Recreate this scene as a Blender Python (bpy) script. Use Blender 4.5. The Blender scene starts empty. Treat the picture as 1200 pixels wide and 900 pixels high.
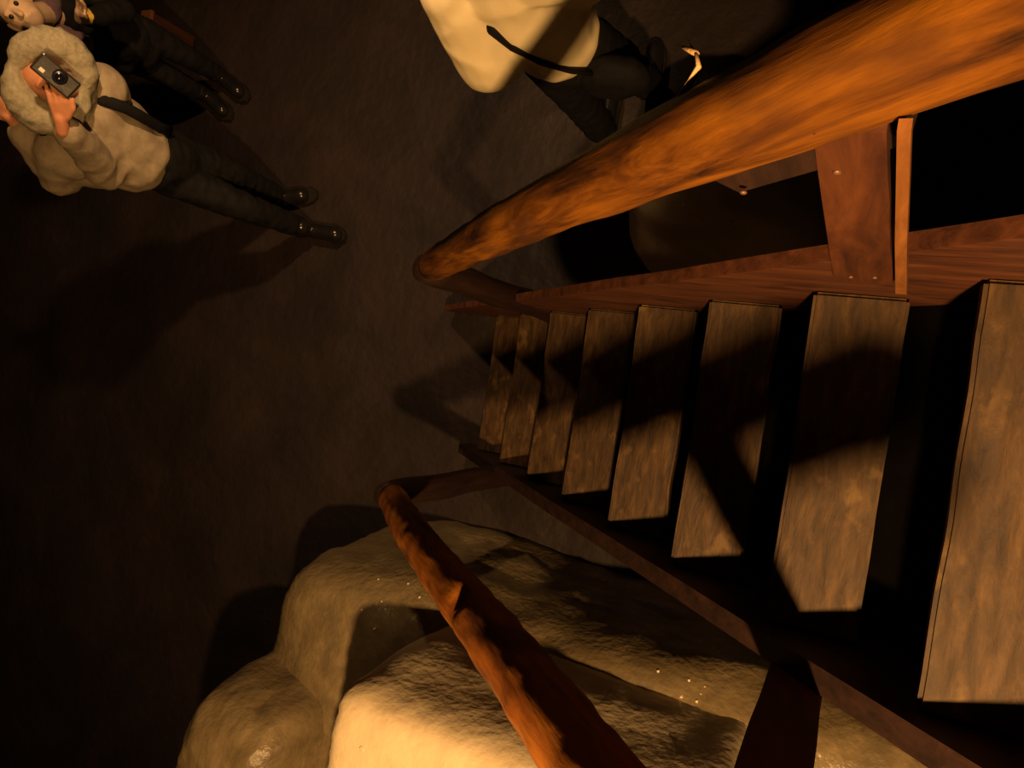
import bpy, bmesh, math, random
from mathutils import Vector, Matrix, Quaternion, noise
random.seed(7)
V = Vector
scene = bpy.context.scene
col = scene.collection

# ---------------------------------------------------------------- camera
cam_d = bpy.data.cameras.new('camera')
cam = bpy.data.objects.new('camera', cam_d)
col.objects.link(cam)
cam_d.sensor_fit = 'HORIZONTAL'
cam_d.sensor_width = 36.0
cam_d.lens = 24.93
cam_d.clip_start = 0.02
right = V((0.14237697, -0.889881, -0.43340582))
up = V((0.98944802, 0.1398373, 0.03792301))
back = V((0.02685933, -0.4342319, 0.9004006))
m = Matrix((right, up, back)).transposed().to_4x4()
m.translation = V((0, 0, 3.3))
cam.matrix_world = m
scene.camera = cam

# ---------------------------------------------------------------- world, lamps, exposure
world = bpy.data.worlds.new('world')
scene.world = world
world.use_nodes = True
world.node_tree.nodes['Background'].inputs[0].default_value = (1.0, 0.55, 0.55, 1)
world.node_tree.nodes['Background'].inputs[1].default_value = 0.0025

def lamp(name, kind, loc, energy, color, size, target=None, cone=None, blend=0.5):
    d = bpy.data.lights.new(name, kind)
    d.energy = energy
    d.color = color
    d.shadow_soft_size = size
    o = bpy.data.objects.new(name, d)
    col.objects.link(o)
    o.location = loc
    if target is not None:
        o.rotation_euler = (V(target) - V(loc)).to_track_quat('-Z', 'Y').to_euler()
        d.spot_size = math.radians(cone)
        d.spot_blend = blend
    return o

lamp('stair_lamp', 'SPOT', (-0.95, -0.3, 3.8), 500, (1.0, 0.54, 0.19), 0.045,
     target=(-0.40, 0.42, 1.5), cone=118, blend=0.9)
lamp('hall_lamp', 'SPOT', (1.85, 1.5, 2.9), 215, (1.0, 0.58, 0.25), 0.07,
     target=(0.75, 2.9, 0.85), cone=104, blend=0.95)

vs = scene.view_settings
vs.view_transform = 'Standard'
vs.look = 'None'
vs.gamma = 1
vs.use_curve_mapping = False
vs.exposure = 0.0

# ---------------------------------------------------------------- materials
def material(name, stops, scale=(6, 6, 6), detail=6.0, rough=0.7, bump=0.3, bump_scale=None,
             spots=None, spec=0.3, rough2=None, sss=0.0, dist=0.02):
    mt = bpy.data.materials.new(name)
    mt.use_nodes = True
    nt = mt.node_tree
    N, L = nt.nodes, nt.links
    b = N['Principled BSDF']
    tc = N.new('ShaderNodeTexCoord')
    oi = N.new('ShaderNodeObjectInfo')
    off = N.new('ShaderNodeVectorMath'); off.operation = 'SCALE'
    off.inputs[0].default_value = (17.3, 9.1, 23.7)
    L.new(oi.outputs['Random'], off.inputs['Scale'])
    add = N.new('ShaderNodeVectorMath'); add.operation = 'ADD'
    L.new(tc.outputs['Object'], add.inputs[0]); L.new(off.outputs[0], add.inputs[1])
    mp = N.new('ShaderNodeMapping'); mp.inputs['Scale'].default_value = scale
    L.new(add.outputs[0], mp.inputs[0])
    nz = N.new('ShaderNodeTexNoise')
    nz.inputs['Scale'].default_value = 1.0
    nz.inputs['Detail'].default_value = detail
    nz.inputs['Roughness'].default_value = 0.65
    nz.inputs['Distortion'].default_value = 0.4
    L.new(mp.outputs[0], nz.inputs[0])
    rp = N.new('ShaderNodeValToRGB')
    el = rp.color_ramp.elements
    el[0].position, el[0].color = stops[0][0], (*stops[0][1], 1)
    el[1].position, el[1].color = stops[-1][0], (*stops[-1][1], 1)
    for p, c in stops[1:-1]:
        e = el.new(p); e.color = (*c, 1)
    L.new(nz.outputs['Fac'], rp.inputs[0])
    out = rp.outputs[0]
    if spots:
        sc, thr0, thr1, colr, amount = spots
        mp2 = N.new('ShaderNodeMapping'); mp2.inputs['Scale'].default_value = sc
        L.new(add.outputs[0], mp2.inputs[0])
        n2 = N.new('ShaderNodeTexNoise'); n2.inputs['Scale'].default_value = 1.0
        n2.inputs['Detail'].default_value = 4
        L.new(mp2.outputs[0], n2.inputs[0])
        mr = N.new('ShaderNodeMapRange')
        mr.inputs['From Min'].default_value = thr0; mr.inputs['From Max'].default_value = thr1
        mr.inputs['To Max'].default_value = amount
        L.new(n2.outputs['Fac'], mr.inputs[0])
        mx = N.new('ShaderNodeMix'); mx.data_type = 'RGBA'
        L.new(mr.outputs[0], mx.inputs['Factor'])
        L.new(out, mx.inputs['A']); mx.inputs['B'].default_value = (*colr, 1)
        out = mx.outputs['Result']
    L.new(out, b.inputs['Base Color'])
    b.inputs['Roughness'].default_value = rough
    if rough2 is not None:
        r2 = N.new('ShaderNodeMapRange')
        r2.inputs['From Min'].default_value = 0.35; r2.inputs['From Max'].default_value = 0.65
        r2.inputs['To Min'].default_value = rough; r2.inputs['To Max'].default_value = rough2
        L.new(nz.outputs['Fac'], r2.inputs[0]); L.new(r2.outputs[0], b.inputs['Roughness'])
    b.inputs['Specular IOR Level'].default_value = spec
    if sss:
        b.inputs['Subsurface Weight'].default_value = sss
        b.inputs['Subsurface Radius'].default_value = (0.05, 0.03, 0.015)
        b.inputs['Subsurface Scale'].default_value = 1.0
    if bump:
        bp = N.new('ShaderNodeBump')
        bp.inputs['Strength'].default_value = bump
        bp.inputs['Distance'].default_value = dist
        if bump_scale:
            mp3 = N.new('ShaderNodeMapping'); mp3.inputs['Scale'].default_value = bump_scale
            L.new(add.outputs[0], mp3.inputs[0])
            n3 = N.new('ShaderNodeTexNoise'); n3.inputs['Scale'].default_value = 1.0
            n3.inputs['Detail'].default_value = 5
            L.new(mp3.outputs[0], n3.inputs[0])
            L.new(n3.outputs['Fac'], bp.inputs['Height'])
        else:
            L.new(nz.outputs['Fac'], bp.inputs['Height'])
        L.new(bp.outputs[0], b.inputs['Normal'])
    return mt

M = {}
M['log'] = material('debarked_log_wood', [(0.34, (0.018, 0.006, 0.002)), (0.46, (0.085, 0.028, 0.003)), (0.66, (0.23, 0.084, 0.006))],
                    scale=(26, 26, 3.2), rough=0.55, bump=0.5, dist=0.006,
                    spots=((9, 9, 2.6), 0.58, 0.68, (0.05, 0.018, 0.008), 0.85))
M['log_patched'] = material('dark_patched_log_wood', [(0.30, (0.05, 0.015, 0.005)), (0.45, (0.20, 0.064, 0.010)), (0.7, (0.38, 0.14, 0.018))],
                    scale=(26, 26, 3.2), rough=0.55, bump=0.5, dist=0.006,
                    spots=((7, 7, 2.4), 0.54, 0.62, (0.035, 0.012, 0.006), 0.7))  # dark patches scattered along the log by noise
M['bark'] = material('dark_bark', [(0.3, (0.02, 0.012, 0.008)), (0.7, (0.07, 0.04, 0.02))], scale=(40, 40, 10), rough=0.9)
M['pale_wood'] = material('pale_split_wood', [(0.3, (0.42, 0.25, 0.12)), (0.7, (0.62, 0.42, 0.22))], scale=(60, 60, 6), rough=0.6)
M['tread'] = material('worn_tread_wood', [(0.30, (0.014, 0.0065, 0.003)), (0.5, (0.042, 0.021, 0.007)), (0.70, (0.085, 0.045, 0.014))],
                      scale=(11, 42, 42), detail=10, rough=0.62, bump=0.6, dist=0.006,
                      spots=((13, 16, 13), 0.6, 0.7, (0.14, 0.082, 0.024), 0.6))
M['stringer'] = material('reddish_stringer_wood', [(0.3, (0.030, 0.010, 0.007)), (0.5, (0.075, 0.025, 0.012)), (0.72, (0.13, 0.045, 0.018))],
                         scale=(30, 4, 30), rough=0.6, bump=0.4, dist=0.004,
                         spots=((9, 7, 9), 0.58, 0.68, (0.03, 0.012, 0.008), 0.8))
M['board'] = material('reddish_board_wood', [(0.3, (0.028, 0.009, 0.006)), (0.5, (0.066, 0.021, 0.009)), (0.72, (0.115, 0.038, 0.013))],
                      scale=(30, 30, 4), rough=0.6, bump=0.4, dist=0.004,
                      spots=((8, 8, 6), 0.58, 0.7, (0.05, 0.016, 0.008), 0.7))
M['dark_post'] = material('dark_brown_wood', [(0.3, (0.008, 0.004, 0.0035)), (0.5, (0.020, 0.009, 0.007)), (0.72, (0.036, 0.015, 0.010))], scale=(26, 26, 3), rough=0.6, bump=0.4, dist=0.004)  # dark brown for newels, rail block and lower stringer
M['shade_black'] = material('shade_black_panel', [(0.3, (0.0025, 0.002, 0.002)), (0.7, (0.006, 0.0045, 0.004))], scale=(20, 20, 20), rough=0.95, spec=0.05, bump=0.2)  # near-black that puts the shade between the treads into a colour
M['lath'] = material('pale_lath_wood', [(0.3, (0.12, 0.045, 0.012)), (0.7, (0.25, 0.10, 0.028))], scale=(40, 40, 6), rough=0.6, bump=0.3, dist=0.003)
M['nail'] = material('rusty_iron', [(0.3, (0.06, 0.03, 0.02)), (0.7, (0.2, 0.1, 0.05))], scale=(80, 80, 80), rough=0.35, spec=0.6, bump=0.2)
M['salt'] = material('rock_salt', [(0.25, (0.105, 0.078, 0.042)), (0.5, (0.20, 0.152, 0.082)), (0.75, (0.33, 0.255, 0.145))],
                     scale=(4.5, 4.5, 4.5), detail=9, rough=0.5, rough2=0.22, spec=0.5, bump=0.55, bump_scale=(34, 34, 34), dist=0.012,
                     spots=((7, 7, 7), 0.55, 0.68, (0.14, 0.11, 0.07), 0.75))
M['salt_pale'] = material('pale_rock_salt', [(0.25, (0.56, 0.45, 0.29)), (0.5, (0.72, 0.60, 0.41)), (0.75, (0.80, 0.68, 0.48))],
                     scale=(4, 4, 4), detail=9, rough=0.5, rough2=0.25, spec=0.5, bump=0.4, bump_scale=(30, 30, 30), dist=0.01)
M['crystal'] = material('salt_crystal', [(0.3, (0.7, 0.6, 0.42)), (0.7, (0.85, 0.75, 0.55))], scale=(30, 30, 30), rough=0.12, spec=0.8, bump=0.1)
M['floor'] = material('trodden_salt_floor', [(0.3, (0.010, 0.0075, 0.0085)), (0.5, (0.023, 0.016, 0.0165)), (0.72, (0.040, 0.028, 0.026))],
                      scale=(1.6, 1.6, 1.6), detail=10, rough=0.75, rough2=0.5, bump=0.5, bump_scale=(14, 14, 14), dist=0.02)
M['wall'] = material('dark_salt_wall', [(0.3, (0.03, 0.022, 0.017)), (0.7, (0.10, 0.075, 0.055))], scale=(1.2, 1.2, 1.2), detail=9, rough=0.7, bump=0.6,
                     bump_scale=(5, 5, 5), dist=0.06)
def plain(name, a, b2=None, sc=25, rough=0.8, bump=0.15, spec=0.2, **k):
    b2 = b2 or tuple(min(1, x * 1.35) for x in a)
    return material(name, [(0.3, a), (0.7, b2)], scale=(sc, sc, sc), rough=rough, bump=bump, spec=spec, dist=0.004, **k)
M['cream'] = plain('cream_padded_nylon', (0.80, 0.68, 0.42), (0.86, 0.75, 0.50), sc=9, rough=0.55, bump=0.35)
M['parka'] = plain('greyish_beige_padded_cloth', (0.26, 0.205, 0.14), (0.44, 0.36, 0.26), sc=14, bump=0.6)
M['fur'] = plain('greyish_hood_lining', (0.25, 0.22, 0.15), (0.42, 0.37, 0.26), sc=60, bump=0.8)
M['black_cloth'] = plain('black_cloth', (0.005, 0.005, 0.006), (0.010, 0.0095, 0.011))
M['dark_trousers'] = plain('dark_blue_grey_trousers', (0.004, 0.004, 0.0045), (0.009, 0.0085, 0.0095))
M['black_plastic'] = plain('black_plastic', (0.010, 0.010, 0.012), rough=0.3, spec=0.5)
M['glass'] = plain('dark_lens_glass', (0.006, 0.006, 0.012), rough=0.05, spec=0.8, bump=0)
M['shoe'] = plain('black_polished_leather', (0.010, 0.009, 0.009), rough=0.22, spec=0.6, bump=0.1)
M['sole'] = plain('dark_rubber_sole', (0.014, 0.012, 0.011), rough=0.6)
M['skin'] = plain('skin', (0.58, 0.24, 0.12), (0.68, 0.31, 0.17), sc=30, rough=0.5, bump=0.1, sss=0.1)
M['pale_skin'] = plain('pale_skin', (0.66, 0.44, 0.28), (0.76, 0.54, 0.36), sc=30, rough=0.5, bump=0.1)
M['metal'] = plain('brass_buckle', (0.55, 0.40, 0.14), rough=0.25, spec=0.8)
M['hair'] = plain('dark_hair', (0.02, 0.012, 0.008), sc=90)
M['paper'] = plain('cream_paper', (0.68, 0.52, 0.30), rough=0.7)
M['yellow'] = plain('yellow_knit', (0.70, 0.46, 0.08), rough=0.7)
M['white_trim'] = plain('white_trim', (0.7, 0.6, 0.45))
M['purple_cloth'] = plain('mauve_scarf_cloth', (0.12, 0.07, 0.10), (0.19, 0.12, 0.15))

# ---------------------------------------------------------------- helpers
def link(name, me, mat, parent=None, loc=None):
    o = bpy.data.objects.new(name, me)
    col.objects.link(o)
    if mat and not me.materials:
        me.materials.append(M[mat])
    if parent is not None:
        o.parent = parent
    if loc is not None:
        o.location = loc
    return o

def from_bm(name, bm, mat, parent=None, loc=None, smooth=True):
    me = bpy.data.meshes.new(name)
    bm.normal_update()
    bm.to_mesh(me); bm.free()
    if smooth:
        for p in me.polygons:
            p.use_smooth = True
    return link(name, me, mat, parent, loc)

def empty(name, loc):
    o = bpy.data.objects.new(name, None)
    col.objects.link(o)
    o.location = loc
    return o

def tag(o, label=None, cat=None, group=None, kind=None):
    if label: o['label'] = label
    if cat: o['category'] = cat
    if group: o['group'] = group
    if kind: o['kind'] = kind
    return o

def box_bm(lo, hi, bevel=0.0, cuts=0, rough=0.0, seed=0):
    bm = bmesh.new()
    bmesh.ops.create_cube(bm, size=1)
    lo, hi = V(lo), V(hi)
    for v in bm.verts:
        v.co = V(((v.co.x + .5) * (hi.x - lo.x) + lo.x, (v.co.y + .5) * (hi.y - lo.y) + lo.y, (v.co.z + .5) * (hi.z - lo.z) + lo.z))
    if cuts:
        d = hi - lo
        ax = max(range(3), key=lambda i: d[i])
        es = [e for e in bm.edges if abs((e.verts[0].co - e.verts[1].co)[ax]) > 1e-4]
        bmesh.ops.subdivide_edges(bm, edges=es, cuts=cuts, use_grid_fill=True)
    if bevel:
        bmesh.ops.bevel(bm, geom=[e for e in bm.edges if e.is_manifold and e.calc_face_angle(0) > 0.5], offset=bevel, segments=2, affect='EDGES', profile=0.6)
    if rough:
        for v in bm.verts:
            v.co += noise.noise_vector(v.co * 7 + V((seed * 3.1, seed, 0))) * rough
    return bm

def tube_rings(bm, pts, rads, seg=16, cap=True, rough=0.0, seed=0.0, flat=1.0, side=None):
    """a tapering tube through the points; flat squashes it along its second axis"""
    pts = [V(p) for p in pts]
    rings = []
    for i, p in enumerate(pts):
        t = (pts[min(i + 1, len(pts) - 1)] - pts[max(i - 1, 0)]).normalized()
        a = side.normalized() if side is not None else (V((0, 0, 1)) if abs(t.z) < 0.9 else V((1, 0, 0)))
        u = (a - t * a.dot(t)).normalized(); w = t.cross(u)
        ring = []
        for k in range(seg):
            th = 2 * math.pi * k / seg
            r = rads[i]
            d = u * math.cos(th) + w * math.sin(th) * flat
            if rough:
                r *= 1 + rough * noise.noise(V((math.cos(th) * 1.5, math.sin(th) * 1.5, i * 0.45 + seed)))
            ring.append(bm.verts.new(p + d * r))
        rings.append(ring)
    for a, b in zip(rings, rings[1:]):
        for k in range(seg):
            bm.faces.new((a[k], a[(k + 1) % seg], b[(k + 1) % seg], b[k]))
    if cap:
        bm.faces.new(list(reversed(rings[0]))); bm.faces.new(rings[-1])
    return bm

def ellipsoid(bm, c, r, rot=None, seg=20):
    res = bmesh.ops.create_uvsphere(bm, u_segments=seg, v_segments=seg // 2 + 2, radius=1)
    R = rot.to_matrix().to_4x4() if rot is not None else Matrix.Identity(4)
    mt = Matrix.Translation(V(c)) @ R @ Matrix.Diagonal((*r, 1))
    bmesh.ops.transform(bm, matrix=mt, verts=res['verts'])

def capsule(bm, p0, r0, p1, r1, flat=None):
    """closed tapered capsule made of rings"""
    p0, p1 = V(p0), V(p1)
    t = (p1 - p0).normalized()
    pts, rads = [], []
    n = 5
    for i in range(n + 1):
        a = math.pi / 2 * (1 - i / n)
        pts.append(p0 - t * r0 * math.sin(a)); rads.append(max(r0 * math.cos(a), 1e-4))
    L = (p1 - p0).length
    for i in range(1, 5):
        pts.append(p0.lerp(p1, i / 5)); rads.append(r0 + (r1 - r0) * i / 5)
    for i in range(n + 1):
        a = math.pi / 2 * i / n
        pts.append(p1 + t * r1 * math.sin(a)); rads.append(max(r1 * math.cos(a), 1e-4))
    tube_rings(bm, pts, rads, seg=14)

def blob(name, mat, parent, loc, prims, voxel=0.012, smooth=6, wrinkle=0.0, wscale=9.0, quilt=None):
    """one continuous skin over tapered limbs: ('c', p0, r0, p1, r1) or ('e', centre, radii[, quaternion])"""
    bm = bmesh.new()
    loc = V(loc)
    for p in prims:
        if p[0] == 'c':
            capsule(bm, V(p[1]) - loc, p[2], V(p[3]) - loc, p[4])
        else:
            ellipsoid(bm, V(p[1]) - loc, p[2], p[3] if len(p) > 3 else None)
    me = bpy.data.meshes.new(name)
    bm.to_mesh(me); bm.free()
    tmp = bpy.data.objects.new(name + '_tmp', me)
    col.objects.link(tmp)
    r = tmp.modifiers.new('r', 'REMESH'); r.mode = 'VOXEL'; r.voxel_size = voxel
    s = tmp.modifiers.new('s', 'SMOOTH'); s.factor = 0.5; s.iterations = smooth
    dg = bpy.context.evaluated_depsgraph_get()
    me2 = bpy.data.meshes.new_from_object(tmp.evaluated_get(dg))
    bpy.data.objects.remove(tmp)
    bpy.data.meshes.remove(me)
    me2.name = name
    if wrinkle:
        nr = [v.normal.copy() for v in me2.vertices]
        for v, n in zip(me2.vertices, nr):
            q = v.co * wscale
            v.co += n * wrinkle * (1 - 2 * abs(noise.noise(V((q.x, q.y, q.z * 1.8)))) + 0.4 * noise.noise(q * 2.7))
    for p in me2.polygons:
        p.use_smooth = True
    return link(name, me2, mat, parent, (0, 0, 0) if parent is not None else loc)

def fold_tube(name, mat, parent, loc, pts, r, flat=0.25, seg=8, side=None):
    bm = bmesh.new()
    loc = V(loc)
    tube_rings(bm, [V(p) - loc for p in pts], [r] * len(pts), seg=seg, flat=flat, side=side)
    return from_bm(name, bm, mat, parent)

def superblock(name, mat, centre, half, power=3.0, amp=0.06, seed=0, seg=110, rings=64, freq=1.6, parent=None, facet=0.0, slope=None):
    """rounded lump of rock with its own irregular surface"""
    bm = bmesh.new()
    res = bmesh.ops.create_uvsphere(bm, u_segments=seg, v_segments=rings, radius=1)
    for v in bm.verts:
        n = v.co.normalized()
        k = (abs(n.x) ** power + abs(n.y) ** power + abs(n.z) ** power) ** (-1 / power)
        p = V((n.x * k * half[0], n.y * k * half[1], n.z * k * half[2]))
        q = p * freq + V((seed * 5.3, seed * 2.1, seed))
        d = noise.fractal(q, 0.9, 2.1, 5) * amp
        if facet:
            c = noise.cell(q * 1.9)
            d += (c - 0.5) * facet
        d += 0.18 * amp * noise.fractal(q * 5, 0.8, 2.1, 3)
        v.co = p + n * d + noise.noise_vector(q * 0.7) * amp * 0.8
        if slope:
            t = min(max((v.co.x - slope[0]) / slope[1], 0), 1)
            v.co.z *= 1 - slope[2] * t * t * (3 - 2 * t)
    return from_bm(name, bm, mat, parent, centre)

# ---------------------------------------------------------------- setting: floor and far walls
def sheet(name, mat, nx, ny, f, kind='structure'):
    verts = [f(i / nx, j / ny) for j in range(ny + 1) for i in range(nx + 1)]
    faces = [(j * (nx + 1) + i, j * (nx + 1) + i + 1, (j + 1) * (nx + 1) + i + 1, (j + 1) * (nx + 1) + i) for j in range(ny) for i in range(nx)]
    me = bpy.data.meshes.new(name)
    me.from_pydata(verts, [], faces)
    for p in me.polygons:
        p.use_smooth = True
    o = link(name, me, mat)
    o['kind'] = kind
    return o

def floor_pt(a, b):
    x, y = -5 + 11 * a, -4 + 13 * b
    q = V((x * 0.9, y * 0.9, 0.3))
    return (x, y, -0.03 + 0.03 * noise.fractal(q, 1.0, 2.0, 4))
sheet('floor', 'floor', 220, 260, floor_pt)

def wall_fn(p0, p1, h=4.6):
    p0, p1 = V(p0), V(p1)
    nrm = V((-(p1 - p0).y, (p1 - p0).x, 0)).normalized()
    def f(a, b):
        p = p0.lerp(p1, a) + V((0, 0, -0.1 + h * b))
        return p + nrm * 0.35 * noise.fractal(p * 0.8, 0.9, 2.0, 5)
    return f
sheet('wall_far', 'wall', 90, 40, wall_fn((6, 9, 0), (-5, 9, 0)))
sheet('wall_right', 'wall', 90, 40, wall_fn((6, -4, 0), (6, 9, 0)))
sheet('wall_left', 'wall', 90, 40, wall_fn((-5, 9, 0), (-5, -4, 0)))
sheet('wall_near', 'wall', 90, 40, wall_fn((-5, -4, 0), (6, -4, 0)))

# ---------------------------------------------------------------- staircase
XR, XL = 0.235, -0.445          # inner faces of the two stringers
G, RISE = 0.255, 0.26
def nose(k):                    # downhill top edge of tread k
    return -0.15 + G * k, 2.02 - RISE * k
stairs = empty('staircase', (-0.105, 1.8, 0))
tag(stairs, 'steep open-riser wooden staircase with thick round log handrails', 'staircase')
S0 = V(stairs.location)

def tread_mesh(seed):
    bm = box_bm((-0.338, -0.172, -0.045), (0.338, 0, 0), cuts=22)
    for v in bm.verts:
        worn = math.exp(-((v.co.x) / 0.2) ** 2)
        if v.co.z > -0.01:
            v.co.z -= 0.006 * worn * (1 if v.co.y > -0.05 else 0.4)
        if v.co.y > -0.01:
            v.co.y += 0.0025 * noise.noise(V((v.co.x * 9, seed * 7.0, v.co.z * 5))) - 0.003 * worn
        else:
            v.co.y += 0.006 * noise.noise(V((v.co.x * 9, seed * 7.0 + 3, v.co.z * 5)))
    bmesh.ops.bevel(bm, geom=[e for e in bm.edges if e.is_manifold and e.calc_face_angle(0) > 0.8], offset=0.007, segments=2, affect='EDGES')
    me = bpy.data.meshes.new('tread'); bm.to_mesh(me); bm.free()
    me.materials.append(M['tread'])
    return me
tread_meshes = [tread_mesh(s) for s in range(3)]
for k in range(-4, 8):
    y, z = nose(k)
    t = link('tread', tread_meshes[k % 3], None, stairs, V(((XR + XL) / 2, y, z)) - S0)

def stringer(xa, xb, rise, mat):
    bm = bmesh.new()
    ys = [-1.5 + 0.1 * i for i in range(36)]
    top = lambda y: 2.02 - (y + 0.15) * RISE / G + rise
    bot = lambda y: 2.02 - (y + 0.15) * RISE / G - 0.34
    rows = []
    for y in ys:
        zt, zb = max(top(y), 0.02), max(bot(y), 0.0)
        if zt <= 0.021: break
        w = 0.004 * noise.noise(V((xa * 9, y * 4, 0)))
        rows.append([bm.verts.new(V(c) - S0) for c in ((xa + w, y, zb), (xb + w, y, zb), (xb + w, y, zt + w), (xa + w, y, zt + w))])
    for a, b in zip(rows, rows[1:]):
        for i in range(4):
            bm.faces.new((a[i], a[(i + 1) % 4], b[(i + 1) % 4], b[i]))
    bm.faces.new(rows[0]); bm.faces.new(list(reversed(rows[-1])))
    bmesh.ops.recalc_face_normals(bm, faces=bm.faces)
    return from_bm('stringer', bm, mat, stairs, smooth=False)
s_up = stringer(XR, XR + 0.028, 0.27, 'stringer')
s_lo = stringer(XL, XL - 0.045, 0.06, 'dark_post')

# tread end cleats under the steps
for k in range(-4, 8):
    y, z = nose(k)
    for xa, xb in ((XR - 0.03, XR), (XL, XL + 0.03)):
        from_bm('cleat', box_bm((xa, y - 0.15, z - 0.085), (xb, y - 0.02, z - 0.047)) , 'stringer', stairs, loc=-S0, smooth=False)

bm = bmesh.new()  # black panel added under the steps so the tread gaps go dark
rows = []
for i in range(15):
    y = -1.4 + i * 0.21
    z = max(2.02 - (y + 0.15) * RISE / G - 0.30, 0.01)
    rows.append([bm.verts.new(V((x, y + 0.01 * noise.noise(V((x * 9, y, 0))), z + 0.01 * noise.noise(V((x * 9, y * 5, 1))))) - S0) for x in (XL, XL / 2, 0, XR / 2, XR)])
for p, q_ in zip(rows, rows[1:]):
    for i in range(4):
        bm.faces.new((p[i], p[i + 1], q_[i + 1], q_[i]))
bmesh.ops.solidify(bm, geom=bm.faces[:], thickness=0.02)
from_bm('gap_shade_panel', bm, 'shade_black', stairs, smooth=False)['label'] = 'black panel added for the shade under the steps'

def rail_z(y, z0=2.72):
    return z0 - 1.03 * y
def log_rail(x, z0, y0, y1, r0, r1, mat, seed, bend=0.01, notch=None):
    p0, p1 = V((x, y0, rail_z(y0, z0))), V((x, y1, rail_z(y1, z0)))
    L = (p1 - p0).length
    bm = bmesh.new()
    n = 90
    pts, rads = [], []
    for i in range(n + 1):
        s = i / n
        pts.append(V((bend * math.sin(s * 5 + seed) , bend * math.sin(s * 7 + seed * 2), s * L)))
        r = r0 + (r1 - r0) * s
        r *= 1 + 0.05 * noise.noise(V((seed, s * 9, 0)))
        if i in (0, n): r *= 0.9
        rads.append(r)
    tube_rings(bm, pts, rads, seg=40, rough=0.09, seed=seed, side=V((1, 0, 0)))
    if notch:
        for v in bm.verts:
            for (s, ang, depth, w) in notch:
                a = math.atan2(v.co.y, v.co.x)
                da = math.atan2(math.sin(a - ang), math.cos(a - ang))
                g = math.exp(-((v.co.z / L - s) / w) ** 2 - (da / 0.7) ** 2)
                v.co.x -= math.cos(a) * depth * g; v.co.y -= math.sin(a) * depth * g
    o = from_bm('log_handrail', bm, mat, stairs)
    o.rotation_mode = 'QUATERNION'
    o.rotation_quaternion = (p1 - p0).to_track_quat('Z', 'Y')
    o.location = p0 - S0
    return o, p0, p1
NOTCH_ANG = 2.2
logU, u0, u1 = log_rail(0.262, 2.72, -1.5, 1.20, 0.051, 0.047, 'log', 1.3)
logL, l0, l1 = log_rail(-0.505, 2.675, -0.20, 1.36, 0.058, 0.048, 'log_patched', 4.1, notch=[(0.532, NOTCH_ANG, 0.03, 0.010)])
logU['label'] = 'orange debarked log handrail with dark knots'
logL['label'] = 'log handrail with dark patches beside the salt rock'

# flat baluster boards, a pale lath on the edge of one of them
def board(x0, x1, ya, yb, zlo, zhi, lab=None):
    bm = box_bm((x0, ya, zlo), (x1, yb, zhi), cuts=6)
    for v in bm.verts:
        v.co.y += 0.004 * noise.noise(v.co * 6)
    bmesh.ops.bevel(bm, geom=[e for e in bm.edges if e.is_manifold and e.calc_face_angle(0) > 0.8], offset=0.004, segments=1, affect='EDGES')
    o = from_bm('baluster_board', bm, 'board', stairs, loc=-S0, smooth=False)
    if lab: o['label'] = lab
    return o
def top_board(yb):
    """board with one plumb edge and one slanting edge, its foot on the stringer face"""
    zt, zl = rail_z(yb) - 0.01, nose(0)[1] - (yb + 0.15) * RISE / G + 0.13
    bm = bmesh.new()
    rows = []
    for i in range(8):
        s_ = i / 7
        z = zl + (zt - zl) * s_
        ya = yb - 0.058 + 0.036 * s_ + 0.003 * noise.noise(V((z * 5, yb, 0)))
        y2 = yb + 0.032 + 0.003 * noise.noise(V((z * 5, yb, 4)))
        rows.append([bm.verts.new(c) for c in ((XR - 0.013, ya, z), (XR + 0.02, ya, z), (XR + 0.02, y2, z), (XR - 0.013, y2, z))])
    for p, q_ in zip(rows, rows[1:]):
        for i in range(4):
            bm.faces.new((p[i], p[(i + 1) % 4], q_[(i + 1) % 4], q_[i]))
    bm.faces.new(rows[0]); bm.faces.new(rows[-1])
    bmesh.ops.recalc_face_normals(bm, faces=bm.faces)
    return from_bm('baluster_board', bm, 'board', stairs, loc=-S0, smooth=False)
for yb in (-1.04, 0.03):
    zl = nose(0)[1] - (yb + 0.15) * RISE / G
    top_board(yb)
    if yb > -1: board(XL - 0.075, XL - 0.045, yb - 0.05, yb + 0.045, zl - 0.06, rail_z(yb, 2.675) - 0.02)
bm = bmesh.new()
tube_rings(bm, [(XR - 0.022, -0.042, 1.985), (XR - 0.022, -0.022, 2.35), (XR - 0.022, -0.004, 2.72)], [0.0115, 0.009, 0.0065], seg=4, side=V((1, 1, 0)))
lathb = from_bm('lath', bm, 'lath', stairs, loc=-S0, smooth=False)
lathb['label'] = 'narrow pale lath along the edge of a baluster board'
# strip of board fixed under the orange log where the baluster meets it
bm = bmesh.new()
tube_rings(bm, [(XR + 0.015, 0.002, rail_z(0.002) - 0.068), (XR + 0.015, 0.16, rail_z(0.16) - 0.068)], [0.028, 0.026], seg=4, side=V((1, 0, 1)))
from_bm('rail_block', bm, 'dark_post', stairs, loc=-S0, smooth=False)
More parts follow.
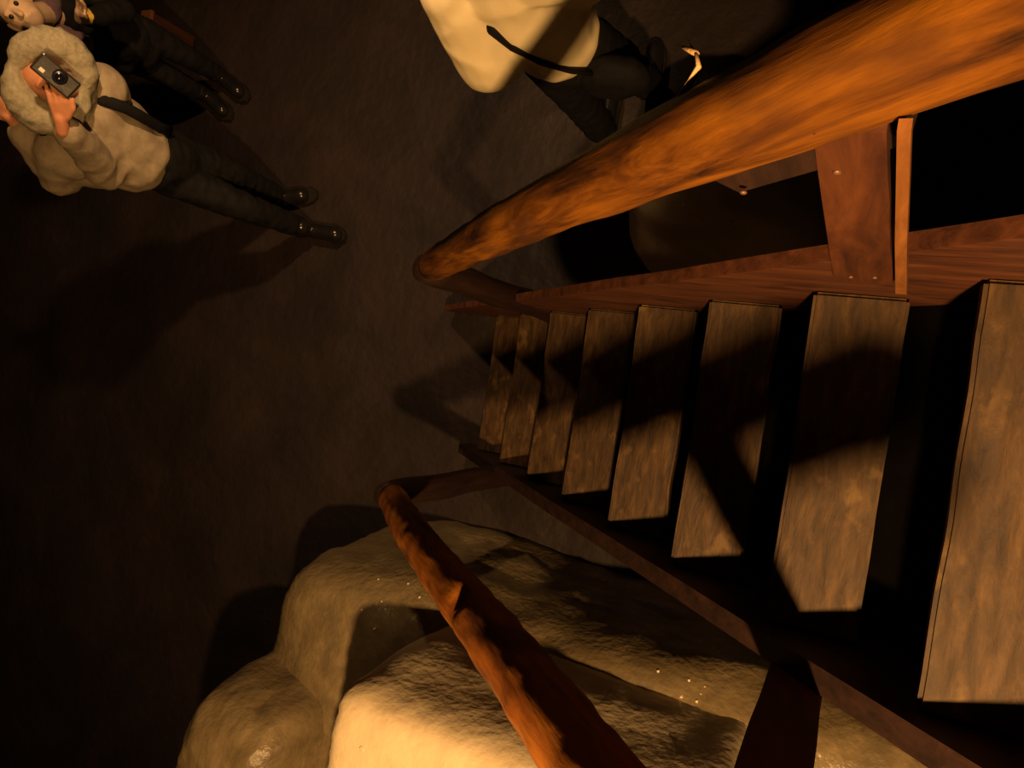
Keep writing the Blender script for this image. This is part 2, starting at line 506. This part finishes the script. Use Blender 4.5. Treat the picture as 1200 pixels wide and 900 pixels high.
# round newel posts at the foot of both rails
def newel(x, y, zt):
    bm = bmesh.new()
    n = 16
    tube_rings(bm, [(0.004 * math.sin(i), 0.004 * math.cos(i * 1.3), -0.02 + (zt + 0.02) * i / n) for i in range(n + 1)],
               [0.05 * (1 + 0.05 * noise.noise(V((x, i * 0.7, 0)))) * (0.85 if i == n else 1) for i in range(n + 1)], seg=20, rough=0.08, seed=x)
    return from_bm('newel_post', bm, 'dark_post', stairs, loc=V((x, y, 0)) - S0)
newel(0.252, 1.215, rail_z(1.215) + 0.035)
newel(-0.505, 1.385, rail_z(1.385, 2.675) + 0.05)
for (x, y, z) in ((XR - 0.014, 0.14, 2.505), (XR - 0.014, 0.045, 2.58), (XR - 0.014, 0.0, 2.03), (XR - 0.014, 0.035, 2.02)):
    bm = bmesh.new(); ellipsoid(bm, V((x, y, z)) - S0, (0.0025, 0.0042, 0.0042), seg=10)
    from_bm('nail_head', bm, 'nail', stairs)

# splinter of pale wood curling off the upper log
bm = bmesh.new()
pts = [(0.300, 0.235, 2.515), (0.312, 0.205, 2.56), (0.325, 0.188, 2.585), (0.343, 0.196, 2.57), (0.362, 0.208, 2.545), (0.385, 0.222, 2.52)]
tube_rings(bm, [V(p) - S0 for p in pts], [0.003, 0.0055, 0.006, 0.004, 0.003, 0.001], seg=8, flat=0.5)
tube_rings(bm, [V(p) - S0 for p in ((0.345, 0.196, 2.57), (0.366, 0.217, 2.54), (0.382, 0.234, 2.515))], [0.003, 0.0022, 0.0006], seg=6)
sp = from_bm('splinter', bm, 'pale_wood', stairs)
sp['label'] = 'thin pale splinter curling up from the log'

# ---------------------------------------------------------------- salt rock beside the stairs
def crystals(o, n, spots, seed):
    """small sparkling crystals on the rock"""
    rnd = random.Random(seed)
    me = o.data
    cand = [p for p in me.polygons if p.normal.z > 0.35]
    base = V(o.location)
    bm = bmesh.new()
    for (sx, sy, rad) in spots:
        near = [p for p in cand if (p.center.x + base.x - sx) ** 2 + (p.center.y + base.y - sy) ** 2 < rad * rad]
        for _ in range(n):
            if not near: break
            p = rnd.choice(near)
            c = p.center
            s = rnd.uniform(0.004, 0.009)
            res = bmesh.ops.create_cube(bm, size=s)
            R = Quaternion(V((rnd.random(), rnd.random(), rnd.random())).normalized(), rnd.uniform(0, 3))
            bmesh.ops.transform(bm, matrix=Matrix.Translation(c + p.normal * s * 0.2) @ R.to_matrix().to_4x4(), verts=res['verts'])
    k = from_bm('crystals', bm, 'crystal', o, smooth=False)
    k['kind'] = 'stuff'
    k['label'] = 'tiny sparkling salt crystals'

outcrop = empty('salt_outcrop', (-1.3, 0.6, 0))
tag(outcrop, 'stepped outcrop of pale and brown rock salt beside the stairs under a log handrail', 'rock')
rockA = superblock('salt_block', 'salt', (-1.63, 0.50, 0.0), (0.74, 1.66, 1.08), power=9.0, amp=0.05, seed=1, seg=200, rings=130)
rockB = superblock('salt_block', 'salt', (-1.72, 1.88, 0.0), (0.40, 0.29, 1.40), power=5.0, amp=0.045, seed=2, seg=160, rings=100)
rockC = superblock('salt_block', 'salt_pale', (-1.60, 0.68, 0.0), (0.63, 0.55, 1.68), power=24.0, amp=0.026, seed=3, seg=240, rings=160)
rockA['label'] = 'dull brown rounded salt block'
rockB['label'] = 'narrow rounded salt pillar'
rockC['label'] = 'bright cream salt slab with a straight side edge'
rockD = superblock('salt_boulder', 'salt_pale', (0.82, 0.58, 0.0), (0.36, 0.40, 0.85), power=2.8, amp=0.05, seed=5)
tag(rockD, 'low grey salt boulder glimpsed beyond the reddish stringer under the orange log', 'rock')
crystals(rockA, 9, [(-0.70, 0.85, 0.15), (-0.8, 0.4, 0.2), (-0.9, 1.5, 0.2)], 3)
crystals(rockC, 10, [(-1.05, 0.6, 0.12), (-1.2, 1.05, 0.12)], 4)
crystals(rockD, 12, [(0.62, 0.55, 0.12)], 6)
for o in (rockA, rockB, rockC):
    o.parent = outcrop
    o.location = o.location - outcrop.location

# ---------------------------------------------------------------- people
def shoe(parent, base, toe, heel, w=0.05):
    heel, toe = V(heel), V(toe)
    d = (toe - heel).normalized()
    b = V(base)
    o = blob('shoe', 'shoe', parent, b, [('c', heel + V((0, 0, 0.045)), 0.042, heel + d * 0.08 + V((0, 0, 0.05)), 0.045),
             ('c', heel + d * 0.08 + V((0, 0, 0.045)), 0.045, toe - d * 0.05 + V((0, 0, 0.04)), 0.046),
             ('c', heel + V((0, 0, 0.05)), 0.045, heel + d * 0.02 + V((0, 0, 0.13)), 0.05)], voxel=0.009, smooth=4)
    bm = bmesh.new()
    side = V((-d.y, d.x, 0))
    prof = [(-0.04, 0.028), (0.0, 0.042), (0.09, 0.04), (0.17, 0.05), (0.215, 0.044), (0.25, 0.02)]
    lo, hi = [], []
    ring = [heel + d * a + side * s for a, s in prof] + [heel + d * a - side * s for a, s in reversed(prof)]
    vb = [bm.verts.new(p - b + V((0, 0, 0.0))) for p in ring]
    vt = [bm.verts.new(p - b + V((0, 0, 0.018))) for p in ring]
    n = len(ring)
    for i in range(n):
        bm.faces.new((vb[i], vb[(i + 1) % n], vt[(i + 1) % n], vt[i]))
    bm.faces.new(vt); bm.faces.new(list(reversed(vb)))
    bmesh.ops.recalc_face_normals(bm, faces=bm.faces)
    from_bm('sole', bm, 'sole', o, smooth=False)
    return o

def hand_prims(wrist, fwd, side, curl, s=1.0):
    """palm, four unequal bent fingers, a thumb from the side of the palm. curl = direction the fingers bend to"""
    w, f, sd, c = V(wrist), V(fwd).normalized(), V(side).normalized(), V(curl).normalized()
    P = [('c', w - f * 0.03 * s, 0.024 * s, w + f * 0.02 * s, 0.026 * s)]
    palm = w + f * 0.085 * s
    for k in (-1.5, -0.5, 0.5, 1.5):
        P.append(('c', w + f * 0.02 * s + sd * k * 0.008 * s, 0.016 * s, palm + sd * k * 0.019 * s, 0.0125 * s))
    for k, L in zip((-1.5, -0.5, 0.5, 1.5), (0.072, 0.080, 0.075, 0.058)):
        a = palm + sd * k * 0.021 * s
        b_ = a + (f * 0.9 + c * 0.35 + sd * k * 0.06).normalized() * L * 0.5 * s
        e = b_ + (f * 0.45 + c * 0.9 + sd * k * 0.03).normalized() * L * 0.5 * s
        P += [('c', a, 0.0098 * s, b_, 0.009 * s), ('c', b_, 0.009 * s, e, 0.0075 * s)]
    a = w + f * 0.025 * s - sd * 0.026 * s
    b_ = a + (f * 0.7 - sd * 0.7 + c * 0.2).normalized() * 0.045 * s
    e = b_ + (f * 0.8 - sd * 0.15 + c * 0.5).normalized() * 0.032 * s
    P += [('c', a, 0.0125 * s, b_, 0.0105 * s), ('c', b_, 0.0105 * s, e, 0.009 * s)]
    return P

def face_prims(h, look, up, s=1.0):
    h, l = V(h), V(look).normalized()
    u = (V(up) - l * V(up).dot(l)).normalized()
    r = l.cross(u)
    q = Matrix((r, l, u)).transposed().to_quaternion()
    P = [('e', h, (0.075 * s, 0.092 * s, 0.105 * s), q), ('e', h + l * 0.035 * s - u * 0.045 * s, (0.058 * s, 0.058 * s, 0.062 * s), q),
         ('c', h + l * 0.088 * s + u * 0.012 * s, 0.009 * s, h + l * 0.108 * s - u * 0.022 * s, 0.014 * s),
         ('c', h + l * 0.078 * s + u * 0.03 * s - r * 0.035 * s, 0.012 * s, h + l * 0.078 * s + u * 0.03 * s + r * 0.035 * s, 0.012 * s),
         ('c', h + l * 0.086 * s - u * 0.05 * s - r * 0.018 * s, 0.009 * s, h + l * 0.086 * s - u * 0.05 * s + r * 0.018 * s, 0.009 * s)]
    for sg in (-1, 1):
        P.append(('e', h + r * sg * 0.078 * s - l * 0.005 * s, (0.012 * s, 0.02 * s, 0.032 * s), q))
    return P, l, u, r, q

def eyes(parent, base, h, l, u, r, s=1.0):
    for sg in (-1, 1):
        bm = bmesh.new()
        ellipsoid(bm, V(h) + l * 0.083 * s + u * 0.01 * s + r * sg * 0.032 * s - V(base), (0.011 * s,) * 3, seg=12)
        from_bm('eye', bm, 'black_plastic', parent)

# ---- person in a greyish hooded parka, photographing upward
b1 = V((0.76, 3.26, 0))
p1 = empty('person', b1)
tag(p1, 'person in bulky greyish beige hooded parka raising a camera to the face', 'person')
head = V((0.905, 3.21, 1.50))
look = (V((0, 0, 3.3)) - head).normalized()
fp, l, u, r, q = face_prims(head, look, (0, 0, 1))
handL_w = V((0.722, 3.085, 1.505)); handR_w = V((0.775, 3.56, 1.445))
handL = hand_prims(handL_w, V((0.14, -0.075, 0.085)), V((-0.14, 0.89, 0.43)), V((0.5, 0.1, 0.2)), 1.1)
handR = hand_prims(handR_w, V((0.15, -0.05, 0.3)), V((0.6, -0.8, 0)), V((0.5, -0.3, 0.1)), 1.05)
body1 = blob('body', 'skin', p1, b1, fp + [('c', head - V((0, 0, 0.08)), 0.055, (0.87, 3.28, 1.32), 0.065),
    ('c', (0.87, 3.28, 1.32), 0.07, (0.83, 3.36, 1.2), 0.11), ('c', (0.86, 3.30, 1.29), 0.05, (0.97, 3.24, 1.29), 0.05),
    ('c', (0.97, 3.24, 1.29), 0.045, (0.635, 3.31, 1.15), 0.036), ('c', (0.635, 3.31, 1.15), 0.036, handL_w, 0.026),
    ('c', (0.83, 3.36, 1.27), 0.05, (0.70, 3.46, 1.29), 0.05), ('c', (0.70, 3.46, 1.29), 0.045, (0.62, 3.60, 1.21), 0.036), ('c', (0.62, 3.60, 1.21), 0.036, handR_w, 0.026)]
    + handL + handR, voxel=0.0055, smooth=3)
eyes(body1, b1, head, l, u, r)
jk = blob('jacket', 'parka', p1, b1, [
    ('c', (0.77, 3.35, 1.0), 0.185, (0.82, 3.36, 1.12), 0.195), ('c', (0.82, 3.36, 1.12), 0.19, (0.84, 3.34, 1.26), 0.17),
    ('c', (0.70, 3.44, 1.24), 0.13, (0.96, 3.25, 1.26), 0.12),
    ('c', (0.69, 3.47, 1.27), 0.115, (0.60, 3.60, 1.18), 0.095), ('c', (0.60, 3.60, 1.18), 0.09, (0.735, 3.575, 1.385), 0.06),
    ('c', (0.97, 3.23, 1.27), 0.10, (0.635, 3.31, 1.15), 0.085), ('c', (0.635, 3.31, 1.15), 0.083, (0.708, 3.12, 1.455), 0.055),
    ('c', (0.70, 3.47, 1.22), 0.13, (0.70, 3.50, 1.08), 0.13)], voxel=0.012, smooth=5, wrinkle=0.009, wscale=6)
# hood: padded rim round the face and a full back
bm = bmesh.new()
ringc = head + l * 0.015
n1 = 40
pts = [ringc + r * math.cos(2 * math.pi * i / n1) * 0.150 + u * math.sin(2 * math.pi * i / n1) * 0.125 for i in range(n1)]
prims = []
for i in range(n1):
    if i % 2 == 0:
        rr = [0.03 + 0.036 * abs(math.cos(2 * math.pi * j / n1)) ** 0.8 + 0.012 * noise.noise(pts[j % n1] * 9) for j in (i, i + 2)]
        prims.append(('c', pts[i], rr[0], pts[(i + 2) % n1], rr[1]))
prims += [('e', head - l * 0.075, (0.175, 0.09, 0.155), q), ('c', head - l * 0.08 - u * 0.05, 0.13, V((0.86, 3.33, 1.32)), 0.14)]
# carve an opening by keeping the back shell behind the face
hood = blob('hood', 'fur', jk, b1, prims, voxel=0.011, smooth=4, wrinkle=0.008, wscale=16)
# dark straps on the jacket
fold_tube('strap', 'black_cloth', p1, b1, [(0.91, 3.22, 1.36), (0.90, 3.145, 1.30), (0.90, 3.12, 1.21), (0.89, 3.13, 1.10), (0.89, 3.17, 1.00), (0.90, 3.20, 0.92)], 0.026, flat=0.4, side=V((1, -0.3, 0)))
fold_tube('strap', 'black_cloth', p1, b1, [(0.70, 3.295, 1.335), (0.72, 3.32, 1.33), (0.735, 3.385, 1.36), (0.73, 3.44, 1.385)], 0.022, flat=0.5, side=V((0, 0, 1)))
blob('trousers', 'dark_trousers', p1, b1, [('c', (0.78, 3.32, 0.82), 0.15, (0.77, 3.32, 0.88), 0.15),
    ('c', (0.71, 3.32, 0.80), 0.10, (0.64, 3.10, 0.48), 0.075), ('c', (0.64, 3.10, 0.48), 0.075, (0.625, 3.06, 0.10), 0.058),
    ('c', (0.84, 3.31, 0.80), 0.10, (0.83, 3.25, 0.48), 0.075), ('c', (0.83, 3.25, 0.48), 0.075, (0.81, 3.29, 0.10), 0.058)], voxel=0.014, smooth=5, wrinkle=0.008, wscale=10)
shoe(p1, b1, (0.605, 2.80, 0), (0.625, 3.05, 0))
shoe(p1, b1, (0.84, 3.10, 0), (0.80, 3.30, 0))

# the camera held up
cb = V((0.885, 3.02, 1.585))
qd = Quaternion(l, math.radians(68)) @ q
dev = empty('compact_camera', cb)
tag(dev, 'small black camera held in front of the face inside the beige hood', 'camera')
def oriented(bm):
    bmesh.ops.transform(bm, matrix=qd.to_matrix().to_4x4(), verts=bm.verts)
    return bm
from_bm('camera_body', oriented(box_bm((-0.08, -0.022, -0.036), (0.08, 0.022, 0.046), bevel=0.008)), 'black_plastic', dev, smooth=False)
bm = bmesh.new(); tube_rings(bm, [(0.012, 0.02, 0), (0.012, 0.05, 0), (0.012, 0.055, 0)], [0.027, 0.027, 0.022], seg=24)
ln = from_bm('lens', oriented(bm), 'black_plastic', dev)
bm = bmesh.new(); ellipsoid(bm, (0.012, 0.053, 0), (0.019, 0.006, 0.019), seg=18)
from_bm('lens_glass', oriented(bm), 'glass', ln)
from_bm('flash', oriented(box_bm((-0.055, 0.02, 0.015), (-0.035, 0.025, 0.03), bevel=0.002)), 'white_trim', dev, smooth=False)

# ---- person in a cream padded jacket, seen from behind and above
b2 = V((1.24, 1.20, 0))
p2 = empty('person', b2)
tag(p2, 'person in bright cream padded jacket with a dark strap across the back', 'person')
head2 = V((1.30, 1.20, 1.62))
fp, l, u, r, q2 = face_prims(head2, (1, 0.1, 0.05), (0, 0, 1))
hp = hand_prims((1.33, 1.43, 0.93), (0.8, -0.3, -0.5), (0, 0, 1), (0.2, -1, 0), 1.0)
body2 = blob('body', 'skin', p2, b2, fp + [('c', head2 - V((0.01, 0, 0.08)), 0.055, (1.25, 1.20, 1.42), 0.065), ('c', (1.25, 1.2, 1.42), 0.06, (1.25, 1.2, 1.2), 0.1),
     ('c', (1.24, 1.2, 1.36), 0.05, (1.22, 1.40, 1.33), 0.05), ('c', (1.22, 1.40, 1.33), 0.045, (1.085, 1.36, 1.07), 0.036), ('c', (1.085, 1.36, 1.07), 0.036, (1.33, 1.43, 0.93), 0.026)] + hp, voxel=0.0065, smooth=3)
eyes(body2, b2, head2, l, u, r)
blob('hair', 'hair', body2, b2, [('e', head2 + V((-0.03, 0, 0.03)), (0.105, 0.09, 0.105)), ('c', head2 + V((-0.06, 0, -0.02)), 0.075, head2 + V((-0.07, 0, -0.12)), 0.06)], voxel=0.012, smooth=4, wrinkle=0.006, wscale=20)
jk2 = blob('jacket', 'cream', p2, b2, [
    ('c', (1.235, 1.18, 0.93), 0.165, (1.24, 1.19, 1.15), 0.175), ('c', (1.24, 1.19, 1.15), 0.17, (1.25, 1.20, 1.32), 0.15),
    ('c', (1.24, 1.09, 1.32), 0.11, (1.24, 1.36, 1.32), 0.11), ('c', (1.25, 1.2, 1.38), 0.09, (1.26, 1.2, 1.46), 0.075),
    ('c', (1.22, 1.37, 1.31), 0.13, (1.09, 1.345, 1.09), 0.122), ('c', (1.09, 1.345, 1.09), 0.115, (1.26, 1.40, 1.0), 0.08),
    ('c', (1.25, 1.05, 1.31), 0.115, (1.34, 1.02, 1.09), 0.095), ('c', (1.34, 1.02, 1.09), 0.09, (1.50, 1.12, 1.05), 0.07)],
    voxel=0.012, smooth=4, wrinkle=0.010, wscale=5)
fold_tube('strap', 'black_cloth', p2, b2, [(1.16, 1.29, 1.36), (1.09, 1.245, 1.25), (1.065, 1.20, 1.17), (1.065, 1.15, 1.06), (1.085, 1.09, 0.94), (1.12, 1.05, 0.84)], 0.022, flat=0.5, side=V((0.2, 1, 0.6)))
fold_tube('strap', 'black_cloth', p2, b2, [(1.27, 1.50, 1.39), (1.225, 1.515, 1.27), (1.17, 1.495, 1.15), (1.14, 1.46, 1.06)], 0.011, flat=0.5, side=V((1, 0, 0)))
blob('bag', 'black_cloth', p2, b2, [('e', (1.14, 0.99, 0.74), (0.07, 0.14, 0.12))], voxel=0.014, smooth=3, wrinkle=0.006)
blob('trousers', 'black_cloth', p2, b2, [('c', (1.24, 1.19, 0.80), 0.155, (1.24, 1.19, 0.92), 0.155),
    ('c', (1.22, 1.27, 0.80), 0.10, (1.20, 1.27, 0.45), 0.08), ('c', (1.20, 1.27, 0.45), 0.08, (1.17, 1.26, 0.1), 0.065),
    ('c', (1.25, 1.10, 0.80), 0.10, (1.33, 1.08, 0.45), 0.08), ('c', (1.33, 1.08, 0.45), 0.08, (1.38, 1.06, 0.1), 0.065)], voxel=0.014, smooth=5, wrinkle=0.008)
sh = shoe(p2, b2, (1.62, 1.08, 0), (1.37, 1.06, 0))
shoe(p2, b2, (1.40, 1.27, 0), (1.16, 1.26, 0))
bm = bmesh.new(); ellipsoid(bm, V((1.40, 1.115, 0.09)) - b2, (0.014, 0.008, 0.03), seg=10)
from_bm('buckle', bm, 'metal', sh)

# ---- person in dark clothes behind, pale face lifted, one hand up
b3 = V((1.52, 3.98, 0))
p3 = empty('person', b3)
tag(p3, 'person in dark clothes with upturned pale face behind the hooded photographer', 'person')
head3 = V((1.325, 3.79, 1.35))
look3 = (V((-0.2, 0.2, 3.9)) - head3).normalized()
fp, l, u, r, q3 = face_prims(head3, look3, (0, 0, 1))
w3 = V((1.385, 3.62, 1.17))
hp = hand_prims(w3, V((0.08, -0.2, 0.12)), V((0.3, 0.2, 0.1)), V((0.0, -0.1, 0.3)), 1.05)
body3 = blob('body', 'pale_skin', p3, b3, fp + [('c', head3 - V((-0.02, -0.03, 0.06)), 0.05, (1.42, 3.90, 1.16), 0.06), ('c', (1.42, 3.90, 1.16), 0.06, (1.5, 3.97, 1.0), 0.1),
    ('c', (1.5, 3.95, 1.12), 0.045, (1.60, 3.84, 1.10), 0.045), ('c', (1.60, 3.84, 1.10), 0.04, (1.54, 3.70, 0.92), 0.032), ('c', (1.54, 3.70, 0.92), 0.032, w3, 0.024)] + hp, voxel=0.0065, smooth=3)
eyes(body3, b3, head3, l, u, r)
blob('hair', 'hair', body3, b3, [('e', head3 - l * 0.03 + u * 0.03, (0.088, 0.088, 0.10), q3)], voxel=0.012, smooth=3, wrinkle=0.004)
blob('jacket', 'black_cloth', p3, b3, [('c', (1.52, 3.98, 0.72), 0.16, (1.50, 3.97, 1.05), 0.15), ('c', (1.40, 4.08, 1.08), 0.085, (1.60, 3.85, 1.08), 0.085),
    ('c', (1.60, 3.84, 1.08), 0.075, (1.54, 3.70, 0.92), 0.062), ('c', (1.54, 3.70, 0.92), 0.06, (1.40, 3.645, 1.12), 0.042),
    ('c', (1.39, 4.09, 1.08), 0.075, (1.34, 4.12, 0.84), 0.06), ('c', (1.34, 4.12, 0.84), 0.06, (1.38, 3.98, 0.68), 0.05)], voxel=0.012, smooth=4, wrinkle=0.006)
blob('scarf', 'purple_cloth', p3, b3, [('e', (1.44, 3.92, 1.17), (0.10, 0.10, 0.055)), ('c', (1.37, 3.92, 1.15), 0.045, (1.36, 3.90, 0.98), 0.05)], voxel=0.011, smooth=3, wrinkle=0.008, wscale=14)
blob('cuff', 'yellow', p3, b3, [('c', (1.41, 3.652, 1.10), 0.044, (1.395, 3.635, 1.14), 0.038)], voxel=0.008, smooth=3)
blob('trousers', 'black_cloth', p3, b3, [('c', (1.52, 3.98, 0.62), 0.13, (1.52, 3.98, 0.76), 0.14), ('c', (1.46, 4.05, 0.65), 0.085, (1.45, 4.03, 0.35), 0.065), ('c', (1.45, 4.03, 0.35), 0.065, (1.46, 4.07, 0.09), 0.05),
    ('c', (1.58, 3.92, 0.65), 0.085, (1.57, 3.90, 0.35), 0.065), ('c', (1.57, 3.90, 0.35), 0.065, (1.58, 3.94, 0.09), 0.05)], voxel=0.014, smooth=4, wrinkle=0.006)
shoe(p3, b3, (1.34, 3.88, 0), (1.47, 4.07, 0)); shoe(p3, b3, (1.46, 3.76, 0), (1.58, 3.95, 0))

# ---------------------------------------------------------------- short timber post on the hall floor
post = empty('timber_post', (1.86, 4.38, 0))
tag(post, 'short reddish timber post standing on the dark hall floor', 'post')
bm = box_bm((-0.04, -0.04, -0.02), (0.04, 0.04, 0.30), cuts=5)
for v in bm.verts: v.co += noise.noise_vector(v.co * 8) * 0.006
bmesh.ops.bevel(bm, geom=[e for e in bm.edges if e.is_manifold and e.calc_face_angle(0) > 0.8], offset=0.006, segments=2, affect='EDGES')
from_bm('shaft', bm, 'board', post, smooth=False)
bm = box_bm((-0.05, -0.05, 0.30), (0.05, 0.05, 0.325), bevel=0.005)
from_bm('cap', bm, 'lath', post, smooth=False)
